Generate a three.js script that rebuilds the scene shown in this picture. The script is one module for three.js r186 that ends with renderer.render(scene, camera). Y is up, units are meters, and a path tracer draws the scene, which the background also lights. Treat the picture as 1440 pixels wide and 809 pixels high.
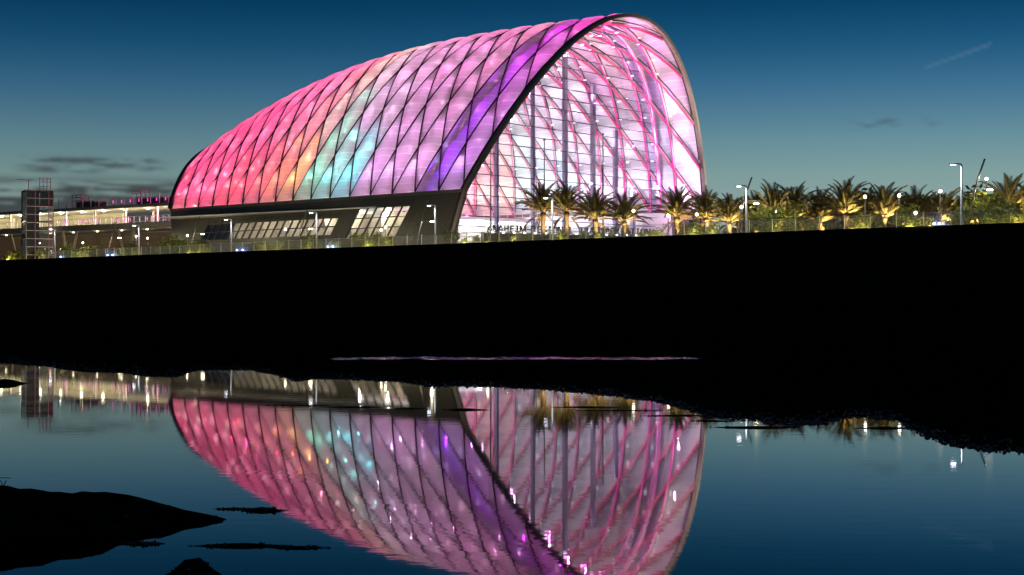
import * as THREE from 'three';
import { mergeGeometries } from 'three/addons/utils/BufferGeometryUtils.js';
import { ImprovedNoise } from 'three/addons/math/ImprovedNoise.js';
import { TextGeometry } from 'three/addons/geometries/TextGeometry.js';
import { FontLoader } from 'three/addons/loaders/FontLoader.js';

// ------------------------------------------------------------ camera, sky, exposure
const EYE = 1.5, GROUND = 6.8;                       // metres above the water
const scene = new THREE.Scene();
const camera = new THREE.PerspectiveCamera(20.84, 1440 / 809, 0.5, 30000);
camera.position.set(0, EYE, 0);
camera.lookAt(0, EYE + 100 * 10.5 / 2200, -100);

const renderer = new THREE.WebGLRenderer({ antialias: true });
renderer.setSize(1024, 575);
renderer.toneMapping = THREE.LinearToneMapping;
renderer.toneMappingExposure = 1;
renderer.shadowMap.enabled = true;

const V3 = (x, y, z) => new THREE.Vector3(x, y, z);
const lerp = THREE.MathUtils.lerp, clamp = THREE.MathUtils.clamp;
const sstep = (x, a, b) => { const t = clamp((x - a) / (b - a), 0, 1); return t * t * (3 - 2 * t); };
const noise = new ImprovedNoise();
const N = (x, y, z = 0) => noise.noise(x, y, z);
const fbm = (x, y, z = 0, o = 4) => { let s = 0, a = 0.5; for (let i = 0; i < o; i++) { s += a * N(x, y, z + i * 7.3); x *= 2.03; y *= 2.03; a *= 0.5; } return s; };
function rng(seed) { return () => { seed = (seed + 0x6d2b79f5) | 0; let t = Math.imul(seed ^ (seed >>> 15), 1 | seed); t = (t + Math.imul(t ^ (t >>> 7), 61 | t)) ^ t; return ((t ^ (t >>> 14)) >>> 0) / 4294967296; }; }
const s2l = (c) => { c /= 255; return c <= 0.04045 ? c / 12.92 : Math.pow((c + 0.055) / 1.055, 2.4); };

// dusk sky: glow at the horizon, deep blue above, low streaks of cloud
function makeSky() {
  const W = 4096, H = 2048, data = new Float32Array(W * H * 4);
  const stops = [[0, 152, 160, 146], [2.4, 144, 160, 152], [4.4, 120, 150, 150], [5.6, 98, 136, 148], [7.4, 60, 107, 138], [9, 27, 82, 118], [10.4, 9, 63, 99], [13, 3, 46, 80], [20, 2, 32, 62], [35, 2, 22, 48], [90, 2, 16, 38]];
  const col = (e) => { let i = 0; while (i < stops.length - 2 && e > stops[i + 1][0]) i++; const a = stops[i], b = stops[i + 1], t = clamp((e - a[0]) / (b[0] - a[0]), 0, 1); return [1, 2, 3].map((c) => s2l(lerp(a[c], b[c], t))); };
  for (let j = 0; j < H; j++) {
    const e = ((j + 0.5) / H - 0.5) * 180, base = col(Math.max(e, 0));
    for (let i = 0; i < W; i++) {
      const round = ((i + 0.5) / W - 0.5) * 2 * Math.PI, az = Math.atan2(Math.cos(round), -Math.sin(round)) * 180 / Math.PI;   // 0 straight ahead, + to the right
      const side = 1 + 0.13 * Math.sin(clamp(az, -90, 90) * Math.PI / 36) * (Math.abs(az) < 18 ? 1 : Math.max(0, 1 - (Math.abs(az) - 18) / 60));
      let [r, g, b] = base.map((c) => c * side);
      if (e > 0 && e < 9) {
        // stratus streaks: a band of cloud over the left, a few wisps to the right
        const streak = fbm(az * 0.42 + 3, e * 7 - az * 0.1, 1.7, 5), wide = fbm(az * 0.16 + 9, e * 1.6, 4.2, 3);
        const low = sstep(e, 4.35, 3.75) * sstep(az, -9, -12.5), mid = sstep(e, 4.2, 4.4) * sstep(e, 5.0, 4.75) * sstep(az, -12.0, -13.2) * sstep(az, -18, -16.5);
        let m = clamp((streak * 2.2 + wide * 0.9 + 0.42 + 0.5 * sstep(e, 4.1, 3.3)) * 2.0, 0, 1) * Math.max(low, sstep(e, 4.3, 3.4) * sstep(az, -9, -12) * 0.8);
        m = Math.max(m, clamp((fbm(az * 0.7 + 20, e * 7, 2.2, 4) + 0.16) * 4, 0, 1) * mid * 0.85);
        const rightWisp = sstep(e, 5.9, 6.0) * sstep(e, 6.35, 6.2) * sstep(az, 11.8, 12.6) * sstep(az, 15.6, 14.8);
        m = Math.max(m, clamp((fbm(az * 1.1 + 60, e * 9, 5.2, 3) + 0.05) * 3, 0, 1) * rightWisp * 0.45);
        // thin streak of passing aircraft lights, painted into the sky at upper right
        const ux = 2.2, uy = 0.73, l2 = ux * ux + uy * uy, f = clamp(((az - 14.83) * ux + (e - 8.0) * uy) / l2, 0, 1), dd = Math.hypot(az - 14.83 - f * ux, e - 8.0 - f * uy);
        const trail = Math.max(0, 1 - dd / 0.06) * 0.16 * (0.6 + 0.4 * f); r += trail * 0.42; g += trail * 0.42; b += trail * 0.40;
        const c = [0.040, 0.044, 0.048];
        r = lerp(r, c[0], m * 0.92); g = lerp(g, c[1], m * 0.92); b = lerp(b, c[2], m * 0.92);
      }
      const o = (j * W + i) * 4; data[o] = r; data[o + 1] = g; data[o + 2] = b; data[o + 3] = 1;
    }
  }
  const t = new THREE.DataTexture(data, W, H, THREE.RGBAFormat, THREE.FloatType);
  t.mapping = THREE.EquirectangularReflectionMapping; t.magFilter = THREE.LinearFilter; t.minFilter = THREE.LinearFilter; t.needsUpdate = true;
  return t;
}
const skyMap = makeSky();
scene.background = skyMap; scene.environment = skyMap;
// last afterglow, low over the horizon behind the hall
const sun = new THREE.DirectionalLight(0xffd9b0, 0.02);
sun.position.set(60, 8, -200); sun.target.position.set(0, 0, -100); sun.castShadow = true; sun.shadow.radius = 40;
sun.shadow.camera.left = sun.shadow.camera.bottom = -200; sun.shadow.camera.right = sun.shadow.camera.top = 200; sun.shadow.camera.far = 800;
scene.add(sun, sun.target);

// ------------------------------------------------------------ materials
const mat = (o) => new THREE.MeshStandardMaterial(o), phys = (o) => new THREE.MeshPhysicalMaterial(o);
const C = (r, g, b) => new THREE.Color().setRGB(r, g, b);
function tex(w, h, f, srgb = true, rep) {
  const d = new Uint8Array(w * h * 4);
  for (let y = 0; y < h; y++) for (let x = 0; x < w; x++) { const c = f(x / w, y / h), o = (y * w + x) * 4; for (let k = 0; k < 3; k++) d[o + k] = clamp(Math.round((c.length ? c[k] : c) * 255), 0, 255); d[o + 3] = 255; }
  const t = new THREE.DataTexture(d, w, h); t.magFilter = THREE.LinearFilter; t.minFilter = THREE.LinearFilter; t.wrapS = t.wrapT = THREE.RepeatWrapping;
  if (srgb) t.colorSpace = THREE.SRGBColorSpace; if (rep) t.repeat.set(...rep); t.needsUpdate = true; return t;
}
const tile = (u, v, n, f) => { const w = (a) => a, x = u * n, y = v * n; return f(x, y) * (1 - u) * (1 - v) + f(x - n, y) * u * (1 - v) + f(x, y - n) * (1 - u) * v + f(x - n, y - n) * u * v; };
const grain = tex(256, 256, (u, v) => 0.78 + 0.3 * tile(u, v, 12, (x, y) => fbm(x, y, 3, 5)));
const dirt = tex(512, 512, (u, v) => { const n = tile(u, v, 9, (x, y) => fbm(x, y, 6, 6)), st = tile(u, v, 40, (x, y) => Math.max(0, N(x, y, 2))); const c = 0.7 + 0.8 * n + 0.25 * st; return [c, c * 0.97, c * 0.92]; });
const film = tex(16, 128, (u, v) => { const f = (v * 6) % 1, seam = f < 0.07; const n = 0.03 * fbm(u * 3, v * 40, 2, 3); return seam ? [1, 1, 1] : [0.86 + n, 0.855 + n, 0.88 + n]; });
const M = {
  film: phys({ color: C(0.92, 0.92, 0.93), map: film, roughness: 0.86, transmission: 0.5, thickness: 0, specularIntensity: 0.3, side: THREE.DoubleSide, name: 'etfe' }),
  darkRib: mat({ color: C(0.025, 0.016, 0.02), roughness: 0.5, metalness: 0.2 }),
  steel: mat({ color: C(0.42, 0.3, 0.34), roughness: 0.45 }),
  rim: mat({ color: C(0.34, 0.30, 0.26), map: grain, roughness: 0.6 }),
  panel: mat({ color: C(0.092, 0.083, 0.06), map: grain, roughness: 0.5, metalness: 0.1 }),
  core: mat({ color: C(0.09, 0.085, 0.075), roughness: 0.8 }),
  trim: mat({ color: C(0.12, 0.105, 0.075), roughness: 0.5 }),
  louver: mat({ color: C(0.045, 0.042, 0.038), roughness: 0.7 }),
  frame: mat({ color: C(0.05, 0.055, 0.07), roughness: 0.4, metalness: 0.5 }),
  transom: mat({ color: C(0.09, 0.08, 0.13), roughness: 0.4, metalness: 0.5 }),
  glass: phys({ color: C(0.98, 0.99, 1), roughness: 0, transmission: 1, thickness: 0, specularIntensity: 0.8, side: THREE.DoubleSide }),
  darkGlass: phys({ color: C(0.02, 0.022, 0.028), roughness: 0.06, metalness: 0.0 }),
  mast: mat({ color: C(0.27, 0.3, 0.42), roughness: 0.5 }),
  white: mat({ color: C(0.75, 0.74, 0.72), roughness: 0.6 }),
  cream: mat({ color: C(0.7, 0.62, 0.48), map: grain, roughness: 0.8 }),
  floor: mat({ color: C(0.5, 0.48, 0.46), map: grain, roughness: 0.35 }),
  concrete: mat({ color: C(0.33, 0.30, 0.26), map: grain, roughness: 0.85 }),
  pole: mat({ color: C(0.7, 0.71, 0.74), roughness: 0.35, metalness: 0.2 }),
  darkPole: mat({ color: C(0.12, 0.115, 0.11), roughness: 0.4, metalness: 0.5 }),
  fence: mat({ color: C(0.55, 0.56, 0.54), roughness: 0.45, metalness: 0.4 }),
  wire: mat({ color: C(0.5, 0.52, 0.5), roughness: 0.5, metalness: 0.4 }),
  trunk: mat({ color: C(0.11, 0.075, 0.045), map: grain, roughness: 0.95 }),
  frond: phys({ color: C(0.10, 0.088, 0.034), roughness: 0.9, transmission: 0.25, thickness: 0, side: THREE.DoubleSide, specularIntensity: 0.4 }),
  frondDry: phys({ color: C(0.16, 0.11, 0.05), roughness: 0.9, transmission: 0.2, thickness: 0, side: THREE.DoubleSide, specularIntensity: 0.3 }),
  leaf: phys({ color: C(0.12, 0.14, 0.03), roughness: 0.9, transmission: 0.3, thickness: 0, side: THREE.DoubleSide, specularIntensity: 0.4 }),
  letter: mat({ color: C(0.045, 0.045, 0.055), roughness: 0.4, metalness: 0.5 }),
  wall: mat({ color: C(0.16, 0.115, 0.085), map: grain, roughness: 0.85 }),
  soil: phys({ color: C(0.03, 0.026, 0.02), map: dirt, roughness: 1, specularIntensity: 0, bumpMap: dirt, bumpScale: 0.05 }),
  asphalt: mat({ color: C(0.05, 0.05, 0.05), map: grain, roughness: 0.9 }),
  paving: mat({ color: C(0.28, 0.26, 0.23), map: grain, roughness: 0.85 }),
  pink: mat({ color: C(0.5, 0.2, 0.28), roughness: 0.5 }),  // frames and columns with the hall's pink glow put into their colour
};
const glow = (r, g, b, k) => mat({ color: C(0.6, 0.6, 0.6), emissive: C(r, g, b), emissiveIntensity: k, roughness: 0.6 });
const tubeGlow = new Map(), stripC = (c, k) => { const key = c.join() + k; if (!tubeGlow.has(key)) tubeGlow.set(key, mat({ color: C(0.04, 0.03, 0.035), emissive: C(...c), emissiveIntensity: k, roughness: 0.4 })); return tubeGlow.get(key); };   // dark housings of the light strips
const cache = new Map();
const glowC = (c, k) => { const key = c.map((x) => x.toFixed(2)).join() + k; if (!cache.has(key)) cache.set(key, glow(...c, k)); return cache.get(key); };

// ------------------------------------------------------------ building helpers
const taken = new Map();
function numbered(n) { const k = taken.get(n) || 0; taken.set(n, k + 1); return k ? n + '_' + String(k).padStart(3, '0') : n; }
function thing(name, label, category, pos = [0, 0, 0], turn = 0, group) {
  const o = new THREE.Group(); o.name = numbered(name); o.position.set(...pos); o.rotation.y = turn;
  o.userData = { label, category }; if (group) o.userData.group = group; scene.add(o); return o;
}
function part(name, g, m, parent) { const o = new THREE.Mesh(g, m); o.name = name; o.castShadow = o.receiveShadow = true; parent.add(o); return o; }
function structure(name, g, m) { const o = new THREE.Mesh(g, m); o.name = numbered(name); o.userData.kind = 'structure'; o.receiveShadow = true; scene.add(o); return o; }
function lampLight(parent, pos, c, I, radius = 2) { const l = new THREE.PointLight(C(...c), I); l.position.set(...pos); l.castShadow = true; l.shadow.radius = radius; parent.add(l); return l; }
function box(w, h, d, x = 0, y = 0, z = 0) { const g = new THREE.BoxGeometry(w, h, d); g.translate(x, y, z); return g; }
const merge = (a) => mergeGeometries(a.map((g) => { const n = g.index ? g.toNonIndexed() : g; for (const k of Object.keys(n.attributes)) if (!['position', 'normal', 'uv'].includes(k)) n.deleteAttribute(k); return n; }));
function bar(a, b, w, d = w) {              // a straight box bar from a to b
  const v = b.clone().sub(a), g = new THREE.BoxGeometry(w, v.length(), d);
  g.applyQuaternion(new THREE.Quaternion().setFromUnitVectors(V3(0, 1, 0), v.clone().normalize())); g.translate((a.x + b.x) / 2, (a.y + b.y) / 2, (a.z + b.z) / 2); return g;
}
function rod(a, b, r0, r1 = r0, n = 8) {
  const v = b.clone().sub(a), g = new THREE.CylinderGeometry(r1, r0, v.length(), n);
  g.applyQuaternion(new THREE.Quaternion().setFromUnitVectors(V3(0, 1, 0), v.clone().normalize())); g.translate((a.x + b.x) / 2, (a.y + b.y) / 2, (a.z + b.z) / 2); return g;
}
function tube(pts, r, n = 8, seg) { return new THREE.TubeGeometry(new THREE.CatmullRomCurve3(pts), seg || pts.length * 2, r, n, false); }
function sweep(pts, nor, w, h0, h1) {       // rectangular section swept along pts, nor pointing outwards
  const pos = [], idx = [], n = pts.length;
  for (let i = 0; i < n; i++) {
    const T = pts[Math.min(i + 1, n - 1)].clone().sub(pts[Math.max(i - 1, 0)]).normalize(), B = T.clone().cross(nor[i]).normalize(), Nn = B.clone().cross(T).normalize();
    for (const [a, b] of [[-1, h0], [1, h0], [1, h1], [-1, h1]]) { const p = pts[i].clone().addScaledVector(B, a * w / 2).addScaledVector(Nn, b); pos.push(p.x, p.y, p.z); }
  }
  for (let i = 0; i < n - 1; i++) for (let k = 0; k < 4; k++) { const a = i * 4 + k, b = i * 4 + (k + 1) % 4, c = a + 4, d = b + 4; idx.push(a, c, b, b, c, d); }
  idx.push(0, 1, 2, 0, 2, 3); const e = (n - 1) * 4; idx.push(e, e + 2, e + 1, e, e + 3, e + 2);
  let g = new THREE.BufferGeometry(); g.setAttribute('position', new THREE.Float32BufferAttribute(pos, 3)); g.setIndex(idx);
  g = g.toNonIndexed(); g.computeVertexNormals(); g.setAttribute('uv', new THREE.Float32BufferAttribute(new Float32Array(g.attributes.position.count * 2), 2)); return g;
}
function clipPoly(poly, inside, cut) {      // one Sutherland-Hodgman step
  const out = [];
  for (let i = 0; i < poly.length; i++) { const a = poly[i], b = poly[(i + 1) % poly.length], ia = inside(a), ib = inside(b); if (ia) out.push(a); if (ia !== ib) out.push(cut(a, b)); }
  return out;
}
const clipLine = (poly, p, q) => {          // keep the left of p -> q
  const d = (a) => (q[0] - p[0]) * (a[1] - p[1]) - (q[1] - p[1]) * (a[0] - p[0]);
  return clipPoly(poly, (a) => d(a) >= 0, (a, b) => { const t = d(a) / (d(a) - d(b)); return [lerp(a[0], b[0], t), lerp(a[1], b[1], t)]; });
};
function slab(poly, map, t0, t1) {          // polygon in a parameter plane -> plate between offsets t0 and t1; map(u, v, offset) -> Vector3
  const pos = [], uv = [], n = poly.length, P = (i, t) => { const q = poly[i % n], p = map(q[0], q[1], t); pos.push(p.x, p.y, p.z); uv.push(q[0] * 0.3, q[1] * 0.3); };
  for (let i = 1; i < n - 1; i++) { P(0, t1); P(i, t1); P(i + 1, t1); P(0, t0); P(i + 1, t0); P(i, t0); }
  for (let i = 0; i < n; i++) { P(i, t0); P(i + 1, t0); P(i + 1, t1); P(i, t0); P(i + 1, t1); P(i, t1); }
  const g = new THREE.BufferGeometry(); g.setAttribute('position', new THREE.Float32BufferAttribute(pos, 3)); g.setAttribute('uv', new THREE.Float32BufferAttribute(uv, 2)); g.computeVertexNormals(); return g;
}

// ------------------------------------------------------------ ground: levee, mud flat, water, road
const LN = { nx: 0.731, nz: 0.682, d: 105.3 }; { const l = Math.hypot(LN.nx, LN.nz); LN.nx /= l; LN.nz /= l; LN.d /= l; }
// s: metres behind the levee crest, q: metres along it (q = 0 opposite the camera, growing to the left)
const leveePoint = (s, q, y) => V3((LN.d + s) * LN.nx - q * LN.nz, y, -((LN.d + s) * LN.nz + q * LN.nx));
// s, q of the point at distance Z ahead on the sight line of picture column px
const onSight = (px, s) => { const c = (px - 720) / 2200, Z = (LN.d + s) / (c * LN.nx + LN.nz); return { x: c * Z, z: -Z, q: -c * Z * LN.nz + Z * LN.nx }; };
{
  const prof = [[-78, -0.6], [-66, 0.12], [-50, 0.3], [-22, 0.45], [-18, 1.2], [-12, 3.1], [-6, 5.0], [-1.5, 6.45], [-0.4, 6.78], [0.4, 6.8], [6, 6.8], [14, 6.8], [40, 6.8], [120, 6.8], [700, 6.8], [6000, 6.8]];
  const q0 = -260, q1 = 620, dq = 1.6, nq = Math.round((q1 - q0) / dq), pos = [], uv = [], idx = [];
  const far = [-8000, -2500, -800, -400], qs = [...far]; for (let i = 0; i <= nq; i++) qs.push(q0 + i * dq); qs.push(900, 1600, 4000, 9000);
  for (const q of qs) for (const [s, y] of prof) {
    const ds = s > -70 && s < 0.2 ? 0.5 * fbm(q * 0.09, s * 0.2, 5) : 0, bump = s < 0.2 && s > -40 ? 0.16 * fbm(q * 0.35, s * 0.7, 8) * (s > -2 ? 0.28 : 1) : 0;
    const p = leveePoint(s + ds, q, y + bump); pos.push(p.x, p.y, p.z); uv.push(s * 0.2, q * 0.2);
  }
  const m = prof.length;
  for (let i = 0; i < qs.length - 1; i++) for (let k = 0; k < m - 1; k++) { const a = i * m + k, b = a + 1, c = a + m, d = c + 1; idx.push(a, c, b, b, c, d); }
  const g = new THREE.BufferGeometry(); g.setAttribute('position', new THREE.Float32BufferAttribute(pos, 3)); g.setAttribute('uv', new THREE.Float32BufferAttribute(uv, 2)); g.setIndex(idx); g.computeVertexNormals();
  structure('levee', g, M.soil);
}
// paved path on the crest, road and plaza behind it: sheets laid one above the other
function sheet(name, s0, s1, q0, q1, y, m) {
  const pts = [[s0, q0], [s1, q0], [s1, q1], [s0, q1]].map(([s, q]) => leveePoint(s, q, y)), g = new THREE.BufferGeometry();
  g.setAttribute('position', new THREE.Float32BufferAttribute([0, 2, 1, 0, 3, 2].flatMap((i) => pts[i].toArray()), 3));
  const st = [[s0, q0], [s1, q0], [s1, q1], [s0, q1]]; g.setAttribute('uv', new THREE.Float32BufferAttribute([0, 2, 1, 0, 3, 2].flatMap((i) => st[i].map((x) => x * 0.12)), 2));
  g.computeVertexNormals(); return structure(name, g, m);
}
sheet('path', 2.2, 5.8, -250, 600, GROUND + 0.006, M.paving);
sheet('road', 16, 24, -250, 600, GROUND + 0.006, M.asphalt);
sheet('plaza', 24.5, 150, -120, 330, GROUND + 0.012, M.paving);

// shoreline of the near pool, as seen from the camera: column -> distance of the water's edge
const shorePts = [[-120, 505], [0, 507], [70, 513], [105, 519], [180, 522], [208, 528], [250, 529], [278, 520], [347, 520], [382, 526], [417, 537], [434, 533], [500, 534], [560, 537], [610, 545], [640, 543], [700, 545], [780, 549], [854, 556], [917, 564], [960, 574], [1000, 588], [1060, 591], [1110, 599], [1160, 594], [1200, 586], [1260, 591], [1293, 610], [1337, 627], [1377, 633], [1440, 637], [1600, 646]].map(([x, y]) => [(x - 720) / 2200, 3300 / (y - 415)]);
const shoreZ = (c) => { let i = 0; while (i < shorePts.length - 2 && c > shorePts[i + 1][0]) i++; const a = shorePts[i], b = shorePts[i + 1]; return lerp(a[1], b[1], clamp((c - a[0]) / (b[0] - a[0]), -1, 2)); };
const bars = [   // mud bars and mounds standing in the pool: x, z, half length, half depth, height, tilt
  [-3.35, 10.05, 1.42, 0.46, 0.30, 0.16], [-2.75, 10.45, 0.85, 0.22, 0.20, 0.0], [-4.4, 9.6, 1.3, 0.5, 0.10, 0.1], [-2.24, 9.43, 0.14, 0.07, 0.016, 0], [-1.705, 8.38, 0.15, 0.11, 0.115, 0], [-1.62, 9.35, 0.34, 0.035, 0.022, 0.03], [-1.73, 10.88, 0.16, 0.05, 0.028, 0],
  [-8.6, 26.4, 0.45, 0.35, 0.09, 0], [-2.1, 20.9, 0.4, 0.09, 0.014, 0.04], [-1.35, 20.6, 0.24, 0.07, 0.012, 0], [-0.6, 20.4, 0.32, 0.12, 0.024, 0], [2.75, 17.7, 0.55, 0.08, 0.025, 0], [1.4, 20.3, 0.7, 0.06, 0.015, 0], [4.2, 17.6, 0.4, 0.06, 0.02, 0], [1.0, 20.9, 0.5, 0.05, 0.014, 0], [2.0, 19.4, 0.45, 0.06, 0.016, 0.05], [2.4, 18.6, 0.3, 0.05, 0.016, 0], [-2.9, 21.2, 0.5, 0.06, 0.014, 0], [3.3, 18.2, 0.5, 0.05, 0.016, 0.02], [-1.25, 9.28, 0.2, 0.03, 0.016, 0.05], [-1.95, 10.95, 0.14, 0.03, 0.014, 0],
];
function mudHeight(x, z) {                   // z: metres ahead
  const sz = shoreZ(x / z) + 0.16 * fbm(x * 1.3, z * 1.3, 3) * z / 20, d = z - sz;
  const flat = sstep(Math.abs(x - 0.1), 8, 5); let h = d > 0 ? lerp(0.22, 0.07, flat) * (1 - Math.exp(-d * 0.5)) + (z > 38 ? 0.03 * (z - 38) : 0) : d * 0.35;
  h = Math.max(h, -0.5) + (d > -0.3 ? 0.05 * fbm(x * 2.1, z * 2.1, 9, 5) * sstep(d, -0.3, 0.8) * (1 - 0.5 * flat) : 0);
  if (z > 30) { const u = (x - 0.1) / 4.3; h -= 0.5 * Math.exp(-((z - 36.3 - 0.15 * Math.sin(x * 2) - 0.3 * fbm(x * 0.8, 3, 1)) ** 2) / 0.5) * sstep(Math.abs(u), 1.05, 0.85); h = Math.min(h, 0.3); }
  for (const [bx, bz, l, w, hh, tilt] of bars) {
    const dx = (x - bx) / l, dz = (z - bz - tilt * (x - bx)) / w; if (Math.abs(dx) > 1.6 || Math.abs(dz) > 2) continue;
    const r = dx * dx + dz * dz, k = hh * (1.15 * Math.exp(-r * 1.6) - 0.24) + hh * 0.22 * fbm(x * 4, z * 4, 2, 4); h = Math.max(h, k);
  }
  return h;
}
{
  const xs = [], zs = []; for (let x = -60; x < -16; x += 2) xs.push(x); for (let x = -16; x <= 16; x += 0.075) xs.push(x); for (let x = 18; x <= 60; x += 2) xs.push(x);
  for (let z = 7; z < 46; z += z < 12 ? 0.035 : z < 24 ? 0.07 : 0.12) zs.push(z); for (let z = 46; z <= 70; z += 2) zs.push(z);
  // two sheets so that the fine grid is spent where the mud shows
  const build = (xs, zs) => {
    const pos = [], uv = [], idx = [], n = zs.length;
    for (const x of xs) for (const z of zs) { pos.push(x, mudHeight(x, z), -z); uv.push(x * 0.4, z * 0.4); }
    for (let i = 0; i < xs.length - 1; i++) for (let k = 0; k < n - 1; k++) { const a = i * n + k, b = a + 1, c = a + n, d = c + 1; const y = [a, b, c, d].map((j) => pos[j * 3 + 1]); if (Math.max(...y) < -0.12) continue; idx.push(a, c, b, b, c, d); }
    const g = new THREE.BufferGeometry(); g.setAttribute('position', new THREE.Float32BufferAttribute(pos, 3)); g.setAttribute('uv', new THREE.Float32BufferAttribute(uv, 2)); g.setIndex(idx); g.computeVertexNormals(); return g;
  };
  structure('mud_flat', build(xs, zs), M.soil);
}
// river bed and water
const ripple = tex(512, 512, (u, v) => 0.5 + 0.5 * tile(u, v, 10, (x, y) => 0.75 * fbm(x * 0.5, y * 1.4, 11, 3) + 0.2 * fbm(x * 2.6, y * 5.2, 4, 3)), false);
{
  const g = new THREE.PlaneGeometry(3000, 3000); g.rotateX(-Math.PI / 2);
  const uv = g.attributes.uv; for (let i = 0; i < uv.count; i++) uv.setXY(i, uv.getX(i) * 3000 / 2.6, uv.getY(i) * 3000 / 2.6);
  structure('river', g, phys({ color: C(0.0015, 0.003, 0.004), roughness: 0.02, ior: 1.33, specularIntensity: 1, bumpMap: ripple, bumpScale: 0.0006 }));
}
{   // riffle where the water runs shallow behind the mud bank
  const g = new THREE.PlaneGeometry(9.4, 2.4, 300, 90); g.rotateX(-Math.PI / 2); g.translate(0.1, 0, -36.3);
  const p = g.attributes.position; for (let i = 0; i < p.count; i++) p.setY(i, 0.012 + 0.035 * fbm(p.getX(i) * 2.2, p.getZ(i) * 4.5, 3, 4)); g.computeVertexNormals();
  structure('riffle', g, phys({ color: C(0.002, 0.003, 0.004), roughness: 0.1, ior: 1.33 }));
}

{   // wet pebbles and debris along the water's edge
  const R = rng(21), list = [], m4 = new THREE.Matrix4(), q = new THREE.Quaternion();
  const put = (x, z, s) => { const h = mudHeight(x, z); if (h < -0.05 || h > 0.12) return; q.setFromEuler(new THREE.Euler(R() * 6, R() * 6, R() * 6)); list.push(new THREE.Matrix4().compose(V3(x, Math.max(h, -0.005) + s * 0.2, -z), q.clone(), V3(s * (0.7 + R()), s * (0.4 + 0.5 * R()), s * (0.7 + R())))); };
  for (let i = 0; i < 3600; i++) { const c = -0.34 + 0.68 * R(), z = shoreZ(c) + (R() * R()) * 1.6 - 0.25; put(c * z, z, 0.006 + 0.02 * R() * R()); }
  for (const [bx, bz, l, w] of bars) for (let i = 0; i < 45; i++) { const a = R() * 6.28, r = 0.45 + 0.5 * R(); put(bx + l * r * Math.cos(a), bz + w * r * Math.sin(a), 0.003 + 0.008 * R() * R()); }
  const o = new THREE.InstancedMesh(new THREE.IcosahedronGeometry(1, 1), phys({ color: C(0.05, 0.045, 0.04), roughness: 0.1 }), list.length); list.forEach((m, i) => o.setMatrixAt(i, m)); o.name = 'shore_pebbles'; o.userData = { kind: 'stuff', label: 'wet pebbles and debris scattered along the edge of the water', category: 'pebbles' }; scene.add(o);
}
{   // a bare twig standing in the shallows
  const t = thing('twig', 'small bare forked twig sticking out of the shallow water', 'twig', [-3.93, -0.03, -12.05]);
  part('stem', tube([V3(0, 0, 0), V3(0.01, 0.05, 0), V3(0.035, 0.1, 0)], 0.004, 5, 8), M.trunk, t); part('branch', tube([V3(0.01, 0.05, 0), V3(0.0, 0.09, 0.01), V3(-0.02, 0.115, 0.01)], 0.003, 5, 6), M.trunk, t); part('branch', tube([V3(-0.08, 0.112, 0), V3(0, 0.122, 0), V3(0.07, 0.12, 0)], 0.003, 5, 6), M.trunk, t);
}

// ------------------------------------------------------------ the hall
const H = { X: 12.36, Z: 229.12, th: 0.8927, a0: 29.84, H0: 34.85, lf: 7.06, pf: 2.015, L: 68.06, a1: 23.38, H1: 21.0, lb: 5.53, pb: 2.81, q: 3.2, m: 0.953, Hb: 8.72, g: 0.7623 };
const TR = [0, 0.09, 0.186, 0.296, 0.4, 0.5];
const ROWS = 5, BAYS = 16;
const hall = thing('transit_hall', 'vaulted transit hall with glowing pink and violet diamond cushion roof and tall glass front', 'building', [H.X, GROUND, -H.Z], H.th);
const archCache = new Map();
function archAt(w) {
  const key = Math.round(w * 4000); let A = archCache.get(key);
  if (!A) {
    w = key / 4000; const a = lerp(H.a0, H.a1, w), h = H.H0 - H.Hb + (H.H1 - H.H0) * Math.pow(Math.max(w, 0), H.q), p = lerp(H.pf, H.pb, w), n = 240, x = [], y = [], s = [0];
    for (let i = 0; i < n; i++) { x.push(Math.sin((i / (n - 1) * 2 - 1) * Math.PI / 2) * a); y.push(h * Math.pow(Math.max(1 - Math.pow(Math.abs(x[i] / a), p), 0), H.m)); if (i) s.push(s[i - 1] + Math.hypot(x[i] - x[i - 1], y[i] - y[i - 1])); }
    for (let i = 0; i < n; i++) s[i] /= s[n - 1] || 1;
    const tot = s[n - 1]; A = { a, h, x, y, s: s.map((v) => v / tot), n }; archCache.set(key, A);
  }
  return A;
}
function S(w, t) {
  const A = archAt(w), s = A.s; let lo = 0, hi = A.n - 1; while (hi - lo > 1) { const m = (lo + hi) >> 1; if (s[m] <= t) lo = m; else hi = m; }
  const f = clamp((t - s[lo]) / (s[hi] - s[lo]), 0, 1), x = lerp(A.x[lo], A.x[hi], f), y = lerp(A.y[lo], A.y[hi], f);
  return V3(x, y + H.Hb, -(H.L * w + (-H.lf * (1 - w) + H.lb * w) * y / A.h));
}
const tOf = (r) => { const i = clamp(Math.floor(r), 0, ROWS - 1); return lerp(TR[i], TR[i + 1], r - i); };
const wOf = (k, r) => (1 - Math.pow(H.g, k / (BAYS + r))) / (1 - H.g);
const K = (k, r, side) => S(wOf(k, r), side < 0 ? tOf(r) : 1 - tOf(r));
function Kn(k, r, side) {                     // point and outward normal
  const p = K(k, r, side), e = 0.04, r0 = Math.max(r - e, 0), r1 = Math.min(r + e, ROWS), a = K(k, r1, side).sub(K(k, r0, side)), b = K(k + e, r, side).sub(K(Math.max(k - e, 0), r, side));
  const n = a.cross(b).normalize(); if (side > 0 ? n.x + n.y * 0.2 < 0 : -n.x + n.y * 0.2 < 0) n.negate(); if (n.y < -0.2) n.negate(); return { p, n };
}
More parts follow.
